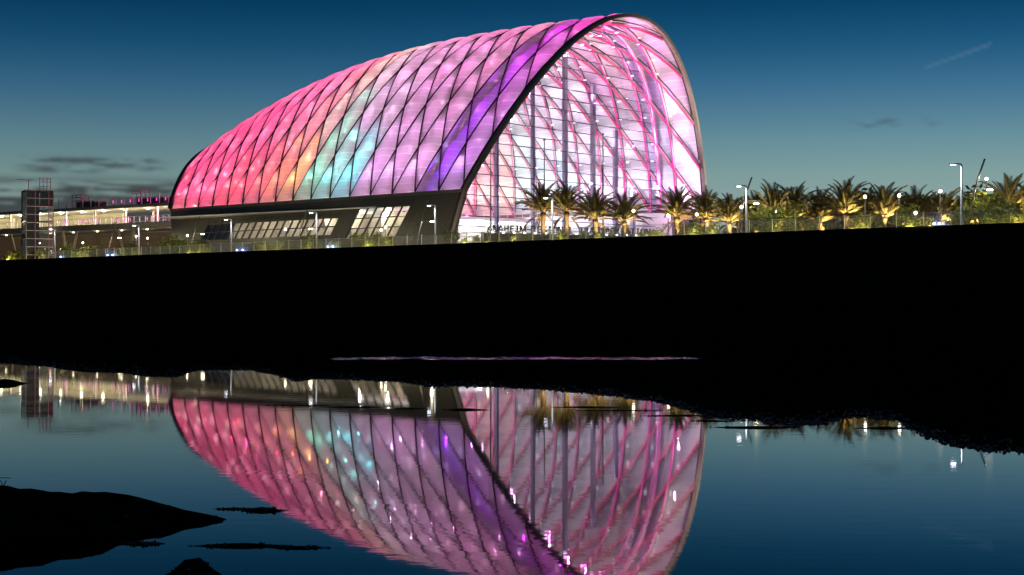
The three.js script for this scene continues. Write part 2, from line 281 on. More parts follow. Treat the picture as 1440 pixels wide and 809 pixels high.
// light colours of the shell, strip by strip (0 = front)
const LC = (k, r) => {
  const hot = [1, 0.02, 0.12], pinkc = [1, 0.13, 0.46], lilac = [0.8, 0.34, 0.86];
  const mix = (a, b, t) => a.map((v, i) => lerp(v, b[i], clamp(t, 0, 1)));
  const up = (r + 1) / 5;
  if (k === 0) return mix([0.72, 0.3, 1], [1, 0.03, 0.55], up * 1.2);
  if (k === 1) return mix([0.2, 0.01, 1], [0.8, 0.01, 0.72], up * 1.1);
  if (k === 2) return mix(lilac, [1, 0.2, 0.4], up * 1.2);
  if (k === 3 || k === 4) return mix(lilac, pinkc, up);
  if (k === 5) return r <= 0 ? [0.03, 0.9, 0.95] : mix([0.65, 0.62, 0.95], pinkc, up);
  if (k === 6) return r <= 0 ? mix([0.1, 0.85, 0.7], [0.3, 0.9, 0.85], up) : mix([0.6, 0.6, 0.9], pinkc, up);
  if (k === 7) return r <= 1 ? mix([0.04, 0.8, 0.4], [0.3, 0.85, 0.7], up) : mix([0.62, 0.7, 0.66], pinkc, up * 0.6);
  if (k === 8) return r <= 0 ? [1, 0.4, 0.03] : mix([0.75, 0.62, 0.4], [1, 0.42, 0.34], up);
  if (k === 9) return r <= 0 ? [1, 0.2, 0.02] : mix([1, 0.22, 0.12], [1, 0.18, 0.3], up);
  if (k === 10) return r <= 0 ? [1, 0.06, 0.02] : mix([1, 0.16, 0.2], pinkc, up * 0.7);
  if (k <= 12) return r <= 0 ? [1, 0.01, 0.03] : mix([1, 0.05, 0.14], pinkc, up * 0.6);
  return mix(hot, [1, 0.07, 0.28], up);
};
const rand = rng(77);
{
  const nI = 6, nJ = 9, fixture = box(0.44, 0.16, 0.12), spotBox = box(0.36, 0.2, 0.1);
  for (const side of [-1, 1]) for (let r0 = -1; r0 <= 4; r0++) for (let k0 = 0; k0 < BAYS + Math.max(r0, 0) + (r0 < 0 ? 0 : 1); k0++) {
    const lowTri = r0 < 0, topTri = r0 === 4, pos = [], uv = [], idx = [], id = (i, j) => i * (nJ + 1) + j;
    for (let i = 0; i <= nI; i++) for (let j = 0; j <= nJ; j++) {
      let a = i / nI, b = j / nJ;
      if (lowTri) a = lerp(1 - b, 1, a);
      if (topTri) a = a * (1 - b);
      const k = k0 + b, r = clamp(r0 + a + b, 0, ROWS), q = Kn(k, r, side);
      let f = Math.sqrt(16 * a * (1 - a) * b * (1 - b)); if (lowTri) f = Math.min(1, 5 * Math.cbrt(Math.max(0, (1 - a) * (1 - b) * (a + b - 1)))) * 0.8; if (topTri) f = Math.sqrt(4 * a * (1 - a)) * Math.sqrt(4 * b * (1 - b));
      const p = q.p.addScaledVector(q.n, -0.1 + 0.46 * f); pos.push(p.x, p.y, p.z); uv.push(b, r);
    }
    for (let i = 0; i < nI; i++) for (let j = 0; j < nJ; j++) { const A = id(i, j), B = id(i + 1, j), Cc = id(i, j + 1), D = id(i + 1, j + 1); if (side < 0) idx.push(A, Cc, B, B, Cc, D); else idx.push(A, B, Cc, B, D, Cc); }
    const g = new THREE.BufferGeometry(); g.setAttribute('position', new THREE.Float32BufferAttribute(pos, 3)); g.setAttribute('uv', new THREE.Float32BufferAttribute(uv, 2)); g.setIndex(idx); g.computeVertexNormals();
    part('roof_cushion', g, M.film, hall);
    // coloured lamps behind each cushion
    const c = LC(k0, r0).map((v) => side > 0 ? lerp(v, 1, k0 < 4 ? (r0 > 1 ? 0.25 : 0.62) : k0 < 8 ? 0.68 : 0.45) : v), spots = lowTri ? [[0.85, 0.6, 1.7, 0.6]] : topTri ? [[0.3, 0.3, 2.4, 0.85]] : [[0.22, 0.5, 2.5, 0.6], [0.72, 0.6, 2.5, 0.6]];
    for (const [a, b, depth, I] of spots) {
      const q = Kn(k0 + b, clamp(r0 + a + b, 0.05, ROWS), side), p = q.p.addScaledVector(q.n, -depth);
      const fx = part('led_floodlight', fixture, glowC(c.map((v) => lerp(v, 1, 0.3)), side < 0 ? 14 : 2), hall); fx.position.copy(p); fx.lookAt(hall.localToWorld(p.clone().add(q.n)));
      {   // flood aimed out at the film
        const l = new THREE.SpotLight(C(...c), (side < 0 ? (k0 === 1 ? 180 : k0 > 8 ? 135 : 108) * (r0 > 1 ? 1.35 : 1) : 125) * I, 0, 1.15, 0.6); l.castShadow = true; l.shadow.radius = 2; const tg = new THREE.Object3D(); tg.name = 'aim'; tg.position.set(0, 0, 2); fx.add(l, tg); l.target = tg;
      }
    }
    if (side < 0 && !topTri) for (let n = 0; n < (k0 > 9 ? 3 : k0 > 4 ? 2 : 1); n++) {   // small lamps close behind the film
      let a = 0.2 + 0.6 * rand(), b = 0.2 + 0.6 * rand(); if (lowTri) { a = 0.72 + 0.12 * rand(); b = 0.72 + 0.12 * rand(); }
      const f = lowTri ? 0.55 : Math.sqrt(16 * a * (1 - a) * b * (1 - b)), big = n === 0 && k0 > 4 && k0 < 10 && r0 < 1, d = big ? 0.55 : 0.3;
      const q = Kn(k0 + b, clamp(r0 + a + b, 0.15, ROWS), side), p = q.p.addScaledVector(q.n, -0.1 + 0.46 * f - d);
      const fx = part('led_spot', spotBox, glowC(c.map((v) => lerp(v, 1, big ? 0.1 : 0.35)), big ? 20 : 16), hall); if (big) fx.scale.set(1.7, 1.7, 1.7); fx.position.copy(p); fx.lookAt(hall.localToWorld(p.clone().add(q.n)));
    }
  }
}
// diagrid: dark capping outside, steel pipes inside
for (const side of [-1, 1]) {
  const line = (fn, r0) => { const pts = [], nor = []; for (let r = r0; r <= ROWS + 1e-6; r += 0.125) { const q = Kn(fn(r), Math.min(r, ROWS), side); pts.push(q.p); nor.push(q.n); } return [pts, nor]; };
  const add = (fn, r0, B) => {
    if (ROWS - r0 < 0.2) return; const [pts, nor] = line(fn, r0);
    part('roof_rib', sweep(pts, nor, 0.13, -0.16, 0.06), M.darkRib, hall);
    const inner = pts.map((p, i) => p.clone().addScaledVector(nor[i], -0.5)), strip = pts.map((p, i) => p.clone().addScaledVector(nor[i], -0.78));
    part('steel_pipe', tube(inner, B ? 0.17 : 0.14, 7, pts.length), M.steel, hall);
    part('led_strip', tube(strip, fn(ROWS) > (B ? 3.5 : 7.5) ? 0.06 : 0.13, 5, Math.round(pts.length * 0.7)), stripC(B ? [1, 0.02, 0.45] : [1, 0.03, 0.2], 0.95), hall);
  };
  for (let k = 1; k <= BAYS + 4; k++) add(() => k, Math.max(0, k - BAYS), true);
  for (let m = -4; m <= BAYS; m++) add((r) => m + r, Math.max(0, -m), false);
}
// wall below the cushions
const wallP = (side, v, y, off) => {          // v: metres back from the front line, y: height
  const f = 1 - y / H.Hb, w = v / H.L; const a = lerp(H.a0, H.a1, clamp(w, -0.2, 1.2)) + 1.25 * f + off; return V3(side * a, y, -v);
};
const vFront = (y) => (H.Hb - y) * 0.27, vBack = (y) => H.L - (H.Hb - y) * 0.22;
{
  const shear = 0.62, cw = 1.79;
  for (const side of [-1, 1]) {
    const map = (u, y, t) => wallP(side, u, y, t), quad = (u0, u1, y0, y1) => {
      let p = [[u0 - shear * y0, y0], [u1 - shear * y0, y0], [u1 - shear * y1, y1], [u0 - shear * y1, y1]];
      p = clipLine(p, [vFront(H.Hb), H.Hb], [vFront(0), 0]); p = p.length > 2 ? clipLine(p, [vBack(0), 0], [vBack(H.Hb), H.Hb]) : p; return p;
    };
    const core = [];
    for (let c = 0; c < 43; c++) {
      const u0 = c * cw, u1 = u0 + cw, uc = (u0 + u1) / 2, B = side < 0 && uc > 13.5 && uc < 24.2, A = side < 0 && uc > 28 && uc < 61.5;
      const rows = B ? [[0, 2.6, 'p'], [2.6, 4.05, 'w'], [4.05, 5.45, 'w'], [5.45, 6.9, 'w'], [6.9, 8.3, 'p']] : A ? [[0, 1.7, 'p'], [1.7, 3.25, 'p'], [3.25, 4.5, 'w'], [4.5, 5.75, 'w'], [5.75, 6.02, 'p'], [6.02, 6.55, 'l'], [6.55, 8.3, 'p']] : [[0, 2.2, 'p'], [2.2, 4.4, 'p'], [4.4, 6.6, 'p'], [6.6, 8.3, 'p']];
      for (const [y0, y1, kind] of rows) {
        const full = quad(u0, u1, y0, y1); if (full.length < 3) continue;
        const e = 0.018, inner = kind === 'w' ? quad(u0 + 0.06, u1 - 0.06, y0 + 0.05, y1 - 0.05) : kind === 'l' ? quad(u0 + 0.14, u1 - 0.14, y0, y1) : quad(u0 + e, u1 - e, y0 + e, y1 - e); if (inner.length < 3) continue;
        const s = side > 0 ? inner.slice().reverse() : inner;
        if (kind === 'p') { part('wall_panel', slab(s, map, 0, 0.05), M.panel, hall); core.push(slab(side > 0 ? full.slice().reverse() : full, map, -0.12, -0.002)); }
        else if (kind === 'l') { part('louver', slab(s, map, -0.1, 0.01), M.louver, hall); core.push(slab(full, map, -0.2, -0.105)); }
        else {
          const blind = uc > 46 && uc < 58.2 || (A && [30, 34].includes(c - (c % 2)) && y0 < 4);
          const w = part('window', slab(s, map, -0.2, -0.185), uc > 54.5 ? M.darkGlass : M.glass, hall);
          const fr = [quad(u0 - 0.01, u0 + 0.075, y0, y1), quad(u1 - 0.075, u1 + 0.01, y0, y1), quad(u0 + 0.075, u1 - 0.075, y0, y0 + 0.06), quad(u0 + 0.075, u1 - 0.075, y1 - 0.06, y1)].filter((p) => p.length > 2).map((p) => slab(side > 0 ? p.slice().reverse() : p, map, -0.24, 0.03));
          part('frame', merge(fr), M.frame, w);
        }
      }
    }
    part('wall_core', merge(core), M.core, hall);
    // bronze ledge between wall and cushions
    const pts = [], nor = []; for (let i = 0; i <= 40; i++) { const w = i / 40; pts.push(wallP(side, H.L * w, 8.46, 0.1)); nor.push(V3(side, 0.15, 0).normalize()); }
    part('ledge', sweep(pts, nor, 0.4, -0.3, 0.16), M.trim, hall);
  }
}
// front rim, clad in pale panels, from the ground over the apex and down again
{
  const pts = [], nor = [], leg = 5;
  const pushLeg = (side, y) => { pts.push(wallP(side, vFront(y), y, 0)); nor.push(V3(side, 0.1, 0)); };
  for (let i = 0; i < leg; i++) pushLeg(-1, H.Hb * i / leg);
  for (let i = 0; i <= 60; i++) { const t = i / 60, p = S(0, t), a = S(0, Math.min(t + 0.004, 1)).sub(S(0, Math.max(t - 0.004, 0))), b = V3(0, -H.H0 + H.Hb, -H.lf).normalize(), bb = V3(0, 0, 1).cross(a).normalize(); if (bb.dot(V3(p.x * 0.02, 1, 0)) < 0) bb.negate(); pts.push(p); nor.push(bb); }
  for (let i = leg - 1; i >= 0; i--) pushLeg(1, H.Hb * i / leg);
  for (let i = 0; i < pts.length - 1; i++) {
    const a = pts[i], b = pts[i + 1], na = nor[i], nb = nor[i + 1], pos = [], e = 0.012, P = (f, d, n) => { const p = a.clone().lerp(b, f), m = na.clone().lerp(nb, f).normalize(); return p.addScaledVector(m, n).add(V3(0, 0, d)); };
    const c = [e, 1 - e].flatMap((f) => [P(f, -0.05, 0.16), P(f, 0.55, 0.13), P(f, 0.55, -0.34), P(f, -0.05, -0.38)]);
    const q = (i0, i1, i2, i3) => { for (const j of [i0, i1, i2, i0, i2, i3]) pos.push(c[j].x, c[j].y, c[j].z); };
    for (let k = 0; k < 4; k++) q(k, (k + 1) % 4, 4 + (k + 1) % 4, 4 + k); q(0, 3, 2, 1); q(4, 5, 6, 7);
    const g = new THREE.BufferGeometry(); g.setAttribute('position', new THREE.Float32BufferAttribute(pos, 3)); g.computeVertexNormals(); g.setAttribute('uv', new THREE.Float32BufferAttribute(new Float32Array(pos.length / 3 * 2).map((_, j) => (j % 7) * 0.05 + i * 0.13), 2));
    part('rim_panel', g, M.rim, hall);
  }
  // dark gutter behind the rim on the outside, and rim of the rear arch
  part('gutter', sweep(pts.map((p) => p.clone().add(V3(0, 0, -0.3))), nor, 0.3, -0.1, 0.16), M.darkRib, hall);
  const rp = [], rn = []; for (let i = 0; i <= 60; i++) { const t = i / 60, q = S(1, t), a = S(1, Math.min(t + 0.004, 1)).sub(S(1, Math.max(t - 0.004, 0))), bb = V3(0, 0, 1).cross(a).normalize(); if (bb.dot(V3(q.x * 0.02, 1, 0)) < 0) bb.negate(); rp.push(q); rn.push(bb); }
  part('rear_rim', sweep(rp, rn, 0.7, -0.4, 0.42), M.darkRib, hall);
}
// glass front: leaning curtain wall cut to the shell
const gv = (y) => 8.1 - 0.32 * (y - H.Hb);
const facade = [];                              // outline in x, y, left foot to right foot
{
  const edge = (t) => { let w = 0.1; for (let i = 0; i < 40; i++) { const p = S(w, t), d = gv(p.y) + p.z; w = clamp(w + d / H.L * 0.8, 0, 0.5); } return S(w, t); };
  facade.push([wallP(-1, gv(0), 0, -0.2).x, 0]); facade.push([wallP(-1, gv(4.4), 4.4, -0.2).x, 4.4]);
  const arc = []; for (let i = 0; i <= 64; i++) { const p = edge(i / 64); facade.push([p.x, p.y - 0.12]); arc.push(p); }
  facade.push([wallP(1, gv(4.4), 4.4, -0.2).x, 4.4]); facade.push([wallP(1, gv(0), 0, -0.2).x, 0]);
  const gm = (x, y, t) => V3(x, y, -gv(y) + t);
  const inside = (poly) => { for (let i = 0; i < facade.length - 1 && poly.length > 2; i++) poly = clipLine(poly, facade[i + 1], facade[i]); return poly; };
  const xw = 3.72, rh = 1.45;
  for (let y = 0.1; y < 35; y += rh) for (let x = -31.62; x < 31.6; x += xw) {
    const e = 0.03, p = inside([[x + e, y + e], [x + xw - e, y + e], [x + xw - e, y + rh - e], [x + e, y + rh - e]]);
    if (p.length > 2) part('glass_pane', slab(p, gm, -0.012, 0.012), M.glass, hall);
  }
  for (let y = 0.1; y < 35; y += rh) { const p = inside([[-33, y - 0.045], [33, y - 0.045], [33, y + 0.045], [-33, y + 0.045]]); if (p.length > 2) part('transom', slab(p, gm, -0.12, 0.07), M.transom, hall); }
  part('front_arch', tube(arc.filter((_, i) => i % 2 === 0).map((p) => p.clone().add(V3(-Math.sign(p.x) * 0.3, -0.35, 0.1))), 0.28, 10, 70), M.steel, hall);
  for (const dz of [-0.34, 0.34]) part('led_strip', tube(arc.filter((_, i) => i % 2 === 0).map((p) => p.clone().add(V3(-Math.sign(p.x) * 0.4, -0.5, 0.1 + dz))), 0.07, 5, 64), stripC([1, 0.02, 0.55], 1.0), hall);
  // upright masts behind the glass
  for (const [x, wd] of [[-18, 0.34], [-8.9, 0.42], [-0.3, 0.45], [7.8, 0.78], [15.2, 0.78], [21.4, 0.85], [26.4, 0.85]]) {
    const v = 11.6; let lo = 0, hi = 0.5; for (let i = 0; i < 24; i++) { const m = (lo + hi) / 2; if (S(m, 0.5).x > x) hi = m; else lo = m; }
    let top = 8; for (let t = 0.02; t < 0.98; t += 0.01) { const p = S(v / H.L, t); if (Math.abs(p.x - x) < 0.6) top = Math.max(top, p.y); }
    part('mast', box(wd, top - 0.8, 0.5, x, (top - 0.8) / 2 + 0.02, -v), M.mast, hall);
  }
}
// inside: floor, concourse level, rooms along the left wall, stairs and general lighting
{
  for (let v = 6; v < 66; v += 6) part('wall_lining', slab([[v + 0.03, 0.1], [v + 5.97, 0.1], [v + 5.97, 8.15], [v + 0.03, 8.15]].reverse(), (u, y, t) => wallP(1, u, y, t), -0.34, -0.26), M.white, hall);
  part('floor', box(58, 0.06, 66, 0, 0.035, -36), M.floor, hall);
  part('concourse_floor', box(44, 0.5, 40, 0, 7.0, -48), M.white, hall);
  const rail = []; for (let x = -22; x <= 22; x += 2) rail.push(box(0.06, 1.1, 0.06, x, 7.8, -28.1)); rail.push(box(44, 0.08, 0.08, 0, 8.35, -28.1)); part('concourse_rail', merge(rail), M.pole, hall);
  part('concourse_front', box(44, 6.7, 0.3, 0, 3.4, -31), M.cream, hall);
  part('room_wall', box(0.2, 6.6, 54, -20.6, 3.32, -38), M.cream, hall);
  part('room_ceiling', box(8.2, 0.15, 54, -24.4, 6.95, -38), M.white, hall);
  for (let v = 14; v < 64; v += 5.6) { const px = part('ceiling_lamp', box(1.2, 0.08, 0.4, -23.6, 6.83, -v), glowC([1, 0.93, 0.78], 5), hall); lampLight(px, [-23.6, 6.4, -v], [1, 0.92, 0.76], 48, 4); }
  for (const v of [20.5, 26.5, 32, 39.5, 45.5, 52]) part('partition', box(3.4, 6.4, 0.16, -22.4, 3.4, -v), M.cream, hall);
  for (let x = -20; x <= 22; x += 7) { const l = part('ceiling_lamp', box(1.4, 0.08, 0.3, x, 6.7, -29.4), glowC([0.8, 0.88, 1], 6), hall); lampLight(l, [x, 6.2, -28.9], x > 0 ? [0.72, 0.82, 1] : [1, 0.92, 0.8], 70, 10); }
  // floodlights standing on the floor
  const spots = [];
  for (const v of [15, 27]) for (const x of [-15, -3, 9, 20]) spots.push([x, v, 0.6, [0.92, 0.88, 1], 135]);
  for (const v of [36, 46]) for (const x of [-13, 0, 13]) spots.push([x, v, 8.0, [1, 0.34, 0.75], 85]);
  for (const v of [56, 64]) for (const x of [-12, 0, 12]) spots.push([x, v, 8.0, [1, 0.05, 0.2], 150]);
  for (const [x, v, y, c, I] of spots) { const f = part('floodlight', box(0.4, 0.3, 0.3, 0, 0, 0), glowC(c, 4), hall); f.position.set(x, y, -v); lampLight(f, [0, 0, 0], c, I, 6); }
  // lamps on the sill of the front bay, in front of the glass
  for (const [y, v, I] of [[1.2, 3, 110], [9, 3.2, 90], [16, 1.0, 70], [23, -1.4, 60]]) { const w = S(0.03, 1), x = y < 9 ? 27.5 : (() => { let b = 20; for (let t = 0.5; t <= 1; t += 0.005) { const p = S(0.05, t); if (p.y > y) b = p.x; } return b - 1.6; })(); const f = part('led_floodlight', box(0.34, 0.2, 0.3), glowC([1, 0.35, 0.8], 3), hall); f.position.set(x, y, -v); lampLight(f, [0, 0, 0], [1, 0.45, 0.85], I, 8); }
}
{ // floodlights on the plaza aimed at the right leg of the rim
  for (const [x, v, tx, ty, I] of [[40, -13, 29, 12, 5200], [26, -20, 13, 29, 7500]]) {
    const t = thing('plaza_floodlight', 'low floodlight on the plaza aimed up at the pale rim of the glass front', 'floodlight', hall.localToWorld(V3(x, 0.02, -v)).toArray(), H.th, 'plaza floodlights');
    part('housing', box(0.5, 0.4, 0.3, 0, 0.4, 0), M.darkPole, t); part('bracket', box(0.1, 0.2, 0.1, 0, 0.1, 0), M.darkPole, t); part('lens', box(0.42, 0.06, 0.26, 0, 0.63, 0), glowC([1, 0.85, 0.66], 5), t);
    const l = new THREE.SpotLight(C(1, 0.82, 0.62), I, 0, 0.42, 0.6); l.position.set(0, 0.75, 0); const tg = new THREE.Object3D(); tg.name = 'aim'; tg.position.set(tx - x, ty, -(-4 - v)); t.add(tg); l.target = tg; l.castShadow = true; l.shadow.radius = 8; t.add(l);
  }
}
function stair(x, v, h, len, label) {
  const t = thing('stair', label, 'stair', hall.localToWorld(V3(x, 0.07, -v)).toArray(), H.th);
  for (const s of [-1, 1]) part('stringer', bar(V3(-len / 2, 0, s), V3(len / 2, h, s), 0.5, 0.12), M.frame, t);
  const n = Math.round(h / 0.18); for (let i = 0; i < n; i++) part('step', box(len / n, 0.05, 1.9, -len / 2 + len * (i + 0.5) / n, h * (i + 0.5) / n, 0), M.concrete, t);
  for (const s of [-1, 1]) part('handrail', bar(V3(-len / 2, 1.0, s), V3(len / 2, h + 1.0, s), 0.07), M.pole, t);
}
hall.updateMatrixWorld(true);

// ------------------------------------------------------------ lamps along the levee path, the road and the garden
const lampXY = (px, s) => { const p = onSight(px, s); return [p.x, GROUND, p.z]; };
const crestTurn = Math.atan2(LN.nx, -LN.nz);
{
  const label = 'white path lamp with a short bent arm beside the levee fence';
  [[77, 4.35], [195, 4.1], [325, 4.1], [445, 4.25], [612, 4.2], [777, 4.2], [1050, 4.15], [1353, 4.75]].forEach(([px, h]) => {
    const t = thing('path_lamp', label, 'lamp post', lampXY(px, 1.7), 0, 'lamps along the levee path');
    part('post', rod(V3(0, 0, 0), V3(0, h - 0.12, 0), 0.085, 0.07, 10), M.pole, t);
    part('arm', tube([V3(0, h - 0.14, 0), V3(-0.03, h - 0.03, 0), V3(-0.2, h, 0), V3(-0.5, h + 0.02, 0)], 0.06, 8, 12), M.pole, t);
    const head = part('lamp_head', box(0.5, 0.09, 0.2, -0.68, h, 0), M.pole, t);
    part('lens', box(0.36, 0.05, 0.17, -0.66, h - 0.07, 0), glowC([0.82, 0.86, 1], 14), head);
    const l = new THREE.SpotLight(C(0.85, 0.9, 1), 130, 0, 1.15, 0.5); l.position.set(-0.68, h - 0.07, 0); const tg = new THREE.Object3D(); tg.name = 'aim'; tg.position.set(0.9, 0, -3.2); t.add(tg); l.target = tg; l.castShadow = true; l.shadow.radius = 1; t.add(l);
  });
}
{
  [[38, 6.3, -1], [150, 6.6, 1], [266, 6.4, 1], [416, 6.3, 1], [585, 6.5, 1], [1036, 6.6, 1], [1361, 6.8, 1]].forEach(([px, h]) => {
    const t = thing('road_lamp', 'tall bowed dark road lamp with a single side arm, behind the fence', 'lamp post', lampXY(px, 19), 0, 'bowed lamps along the road');
    const b = 1.55, cv = [0, 0.25, 0.5, 0.75, 1].map((f) => V3(b * (0.35 * f + 0.65 * f * f), h * f, 0));
    part('mast', tube(cv, 0.085, 8, 20), M.darkPole, t);
    const hx = b * 0.42, hy = h * 0.6;
    part('arm', rod(V3(hx, hy, 0), V3(hx + 1.1, hy + 0.05, 0), 0.035), M.darkPole, t);
    const head = part('lamp_head', box(0.55, 0.1, 0.22, hx + 1.35, hy + 0.06, 0), M.darkPole, t);
    part('lens', box(0.46, 0.1, 0.18, hx + 1.35, hy - 0.03, 0), glowC([1, 0.9, 0.72], 26), head);
    lampLight(head, [hx + 1.35, hy - 0.03, 0], [1, 0.84, 0.52], 110, 2);
  });
}
{
  const mk = (px, s, h, c, I, k) => {
    const t = thing('post_top_lamp', 'short garden lamp with a round glowing top among the shrubs', 'lamp post', lampXY(px, s), 0, 'round-topped garden lamps');
    part('post', rod(V3(0, 0, 0), V3(0, h - 0.2, 0), 0.06, 0.05, 8), M.darkPole, t);
    const g = new THREE.SphereGeometry(0.14, 14, 10); g.translate(0, h, 0); part('globe', g, glowC(c, k), t);
    const cap = new THREE.ConeGeometry(0.15, 0.08, 14); cap.translate(0, h + 0.18, 0); part('cap', cap, M.darkPole, t);
    lampLight(t, [0, h, 0], c, I, 5);
  };
  const warm = [1, 0.86, 0.6];
  [[116, 10, 2.7], [85, 11, 1.9], [191, 12, 3.4], [207, 13, 3.1], [263, 12, 3.1], [401, 12, 3.25], [536, 12, 2.55], [542, 13.5, 2.95], [686, 12, 2.5], [980, 14, 2.7], [891, 14, 3.4], [940, 15, 2.8], [1043, 14, 3.2], [1092, 13, 2.6], [1217, 12, 3.4], [1265, 12, 3.35], [1288, 6, 1.4], [1323, 13, 3.6], [1388, 20, 5.0]].forEach(([px, s, h]) => mk(px, s, h, warm, 26, 12));
}
// little blue marker lights on the levee edge
[[85, 'pale'], [151, 'b'], [158, 'b'], [333, 'b'], [341, 'b'], [461, 'b'], [468, 'b'], [1314, 'b'], [1321, 'b']].forEach(([px, kind]) => {
  const t = thing('marker_light', 'small blue marker light at the foot of the fence', 'marker light', lampXY(px, 0.9), 0, 'blue marker lights at the fence foot');
  part('housing', box(0.2, 0.22, 0.12, 0, 0.11, 0), M.darkPole, t); part('lens', box(0.16, 0.14, 0.03, 0, 0.2, 0.08), glowC([0.2, 0.35, 1], 14), t);
  lampLight(t, [0, 0.2, 0.2], [0.2, 0.35, 1], 1.2, 3);
});

// ------------------------------------------------------------ fence along the levee
{
  const sec = 2.44, q0 = -72, n = 118, s = 1.0, h = 1.12, A = leveePoint(s, q0, GROUND);
  const t = thing('levee_fence', 'low pale metal fence of wire mesh panels along the levee crest', 'fence', A.toArray());
  const dir = leveePoint(s, q0 + 1, GROUND).sub(A), ang = Math.atan2(-dir.z, dir.x);
  const post = box(0.07, h + 0.06, 0.07, 0, (h + 0.06) / 2, 0), rail = box(sec - 0.08, 0.05, 0.04, sec / 2, h - 0.03, 0), low = box(sec - 0.08, 0.04, 0.04, sec / 2, 0.12, 0);
  const wires = []; for (let x = 0.1; x < sec; x += 0.13) wires.push(box(0.012, h - 0.2, 0.012, x, h / 2 + 0.03, 0)); for (let y = 0.24; y < h - 0.05; y += 0.13) wires.push(box(sec - 0.08, 0.012, 0.01, sec / 2, y, 0.012));
  const mesh = merge(wires);
  for (let i = 0; i < n; i++) for (const [name, g, m] of [['post', post, M.fence], ['top_rail', rail, M.fence], ['bottom_rail', low, M.fence], ['mesh_panel', mesh, M.wire]]) { const o = part(name, g, m, t); o.position.copy(dir.clone().multiplyScalar(i * sec)); o.rotation.y = ang; }
}

// ------------------------------------------------------------ palms and shrubs
const frondGeo = [];
{
  const R = rng(5);
  for (let v = 0; v < 3; v++) {
    const L = 3.5 + 0.25 * v, pts = [], bend = 0.26 + 0.16 * v, n = 14, gs = [];
    for (let i = 0; i <= n; i++) { const f = i / n; pts.push(V3(L * (f - 0.12 * f * f), 0.16 * L * f - bend * L * 0.52 * f * f * f, 0)); }
    const rach = new THREE.TubeGeometry(new THREE.CatmullRomCurve3(pts), 10, 0.022, 4, false); gs.push(rach.toNonIndexed());
    const pos = [];
    for (let i = 0; i < 40; i++) {
      const f = 0.16 + 0.84 * i / 39, c = new THREE.CatmullRomCurve3(pts), p = c.getPoint(f), T = c.getTangent(f);
      for (const s of [-1, 1]) {
        const len = 0.62 * Math.sin(Math.PI * (0.18 + 0.75 * f)) + 0.08, d = T.clone().multiplyScalar(0.72 + 0.5 * f).add(V3(0, 0.28 + 0.2 * (R() - 0.5), s * 0.75)).normalize(), w = 0.03, tip = p.clone().addScaledVector(d, len * (0.85 + 0.3 * R())), a = p.clone().addScaledVector(T, -w), b = p.clone().addScaledVector(T, w), mid = p.clone().lerp(tip, 0.5).add(V3(0, 0.03, 0));
        pos.push(...a.toArray(), ...b.toArray(), ...mid.toArray(), ...a.toArray(), ...mid.toArray(), ...tip.toArray(), ...b.toArray(), ...tip.toArray(), ...mid.toArray());
      }
    }
    const g = new THREE.BufferGeometry(); g.setAttribute('position', new THREE.Float32BufferAttribute(pos, 3)); g.computeVertexNormals(); g.setAttribute('uv', new THREE.Float32BufferAttribute(new Float32Array(pos.length / 3 * 2), 2)); gs.push(g);
    frondGeo.push(merge(gs));
  }
}
function palm(px, s, topY, label, group, seed, size = 1, lit = 1) {
  const h = (415 - topY) * -onSight(px, s).z / 2200 + EYE - GROUND;
  const R = rng(seed), p = lampXY(px, s), t = thing('date_palm', label, 'palm tree', p, 0, group), spin = R() * 6.28, lean = [(R() - 0.5) * 0.07, (R() - 0.5) * 0.07], th = h - 3.6 * size;
  const pts = []; for (let i = 0; i <= 10; i++) { const f = i / 10; pts.push(new THREE.Vector2((0.3 - 0.06 * f + (f > 0.86 ? 0.14 * (f - 0.86) / 0.14 : 0)) * (1 + 0.1 * Math.sin(i * 2.4)), th * f)); } pts.push(new THREE.Vector2(0.02, th + 0.35));
  part('trunk', new THREE.LatheGeometry(pts, 12), M.trunk, t);
  for (let i = 0; i < 54; i++) {
    const f = i / 53, el = f > 0.93 ? -0.55 - 0.5 * R() : lerp(1.42, 0.0, Math.pow(f, 0.75)) + 0.26 * (R() - 0.5), o = part('frond', frondGeo[i % 3], f > 0.86 ? M.frondDry : M.frond, t);
    o.position.set(0, th + 0.25 - 0.3 * f, 0); o.scale.setScalar(size * (0.85 + 0.25 * R()) * (f > 0.8 ? 0.85 : 1));
    o.rotation.set(0, spin + i * 2.39996 + 0.3 * R(), el, 'YXZ');
  }
  t.rotation.set(lean[0], 0, lean[1]);
  if (lit) {   // uplights at the foot
    const u = part('uplight', new THREE.CylinderGeometry(0.12, 0.12, 0.2, 10), glowC([1, 0.78, 0.35], 3), t); u.position.set(0.5, 0.1, 1.2);
    const l = new THREE.SpotLight(C(1, 0.72, 0.28), 1100 * lit, 0, 0.5, 0.7); l.position.set(0.5, 0.3, 1.2); const tg = new THREE.Object3D(); tg.name = 'aim'; tg.position.set(0.05, h * 0.8, 0.05); t.add(tg); l.target = tg; l.castShadow = true; l.shadow.radius = 5; t.add(l);
  }
}
[[764, 17, 255], [797, 18, 254], [838, 19, 264], [877, 20, 266]].forEach(([px, s, h], i) => palm(px, s, h, 'date palm in front of the glass front, between the sign letters and the flagpoles', 'palms in front of the glass hall', 100 + i, 1.0, 0.6));
[[952, 27, 261], [993, 28, 263], [1025, 29, 268], [1088, 24, 257], [1116, 26, 256], [1152, 28, 264], [1190, 22, 250], [1244, 22, 253], [1288, 26, 262], [1326, 24, 264], [1366, 28, 268], [1418, 26, 243], [1450, 30, 252], [1062, 34, 268], [1218, 33, 266], [1306, 34, 268]].forEach(([px, s, h], i) => palm(px, s, h, 'date palm lit yellow from below, in the row behind the levee fence', 'palms in the row behind the fence', 200 + i, 1.0, i > 12 ? 0.5 : 1));

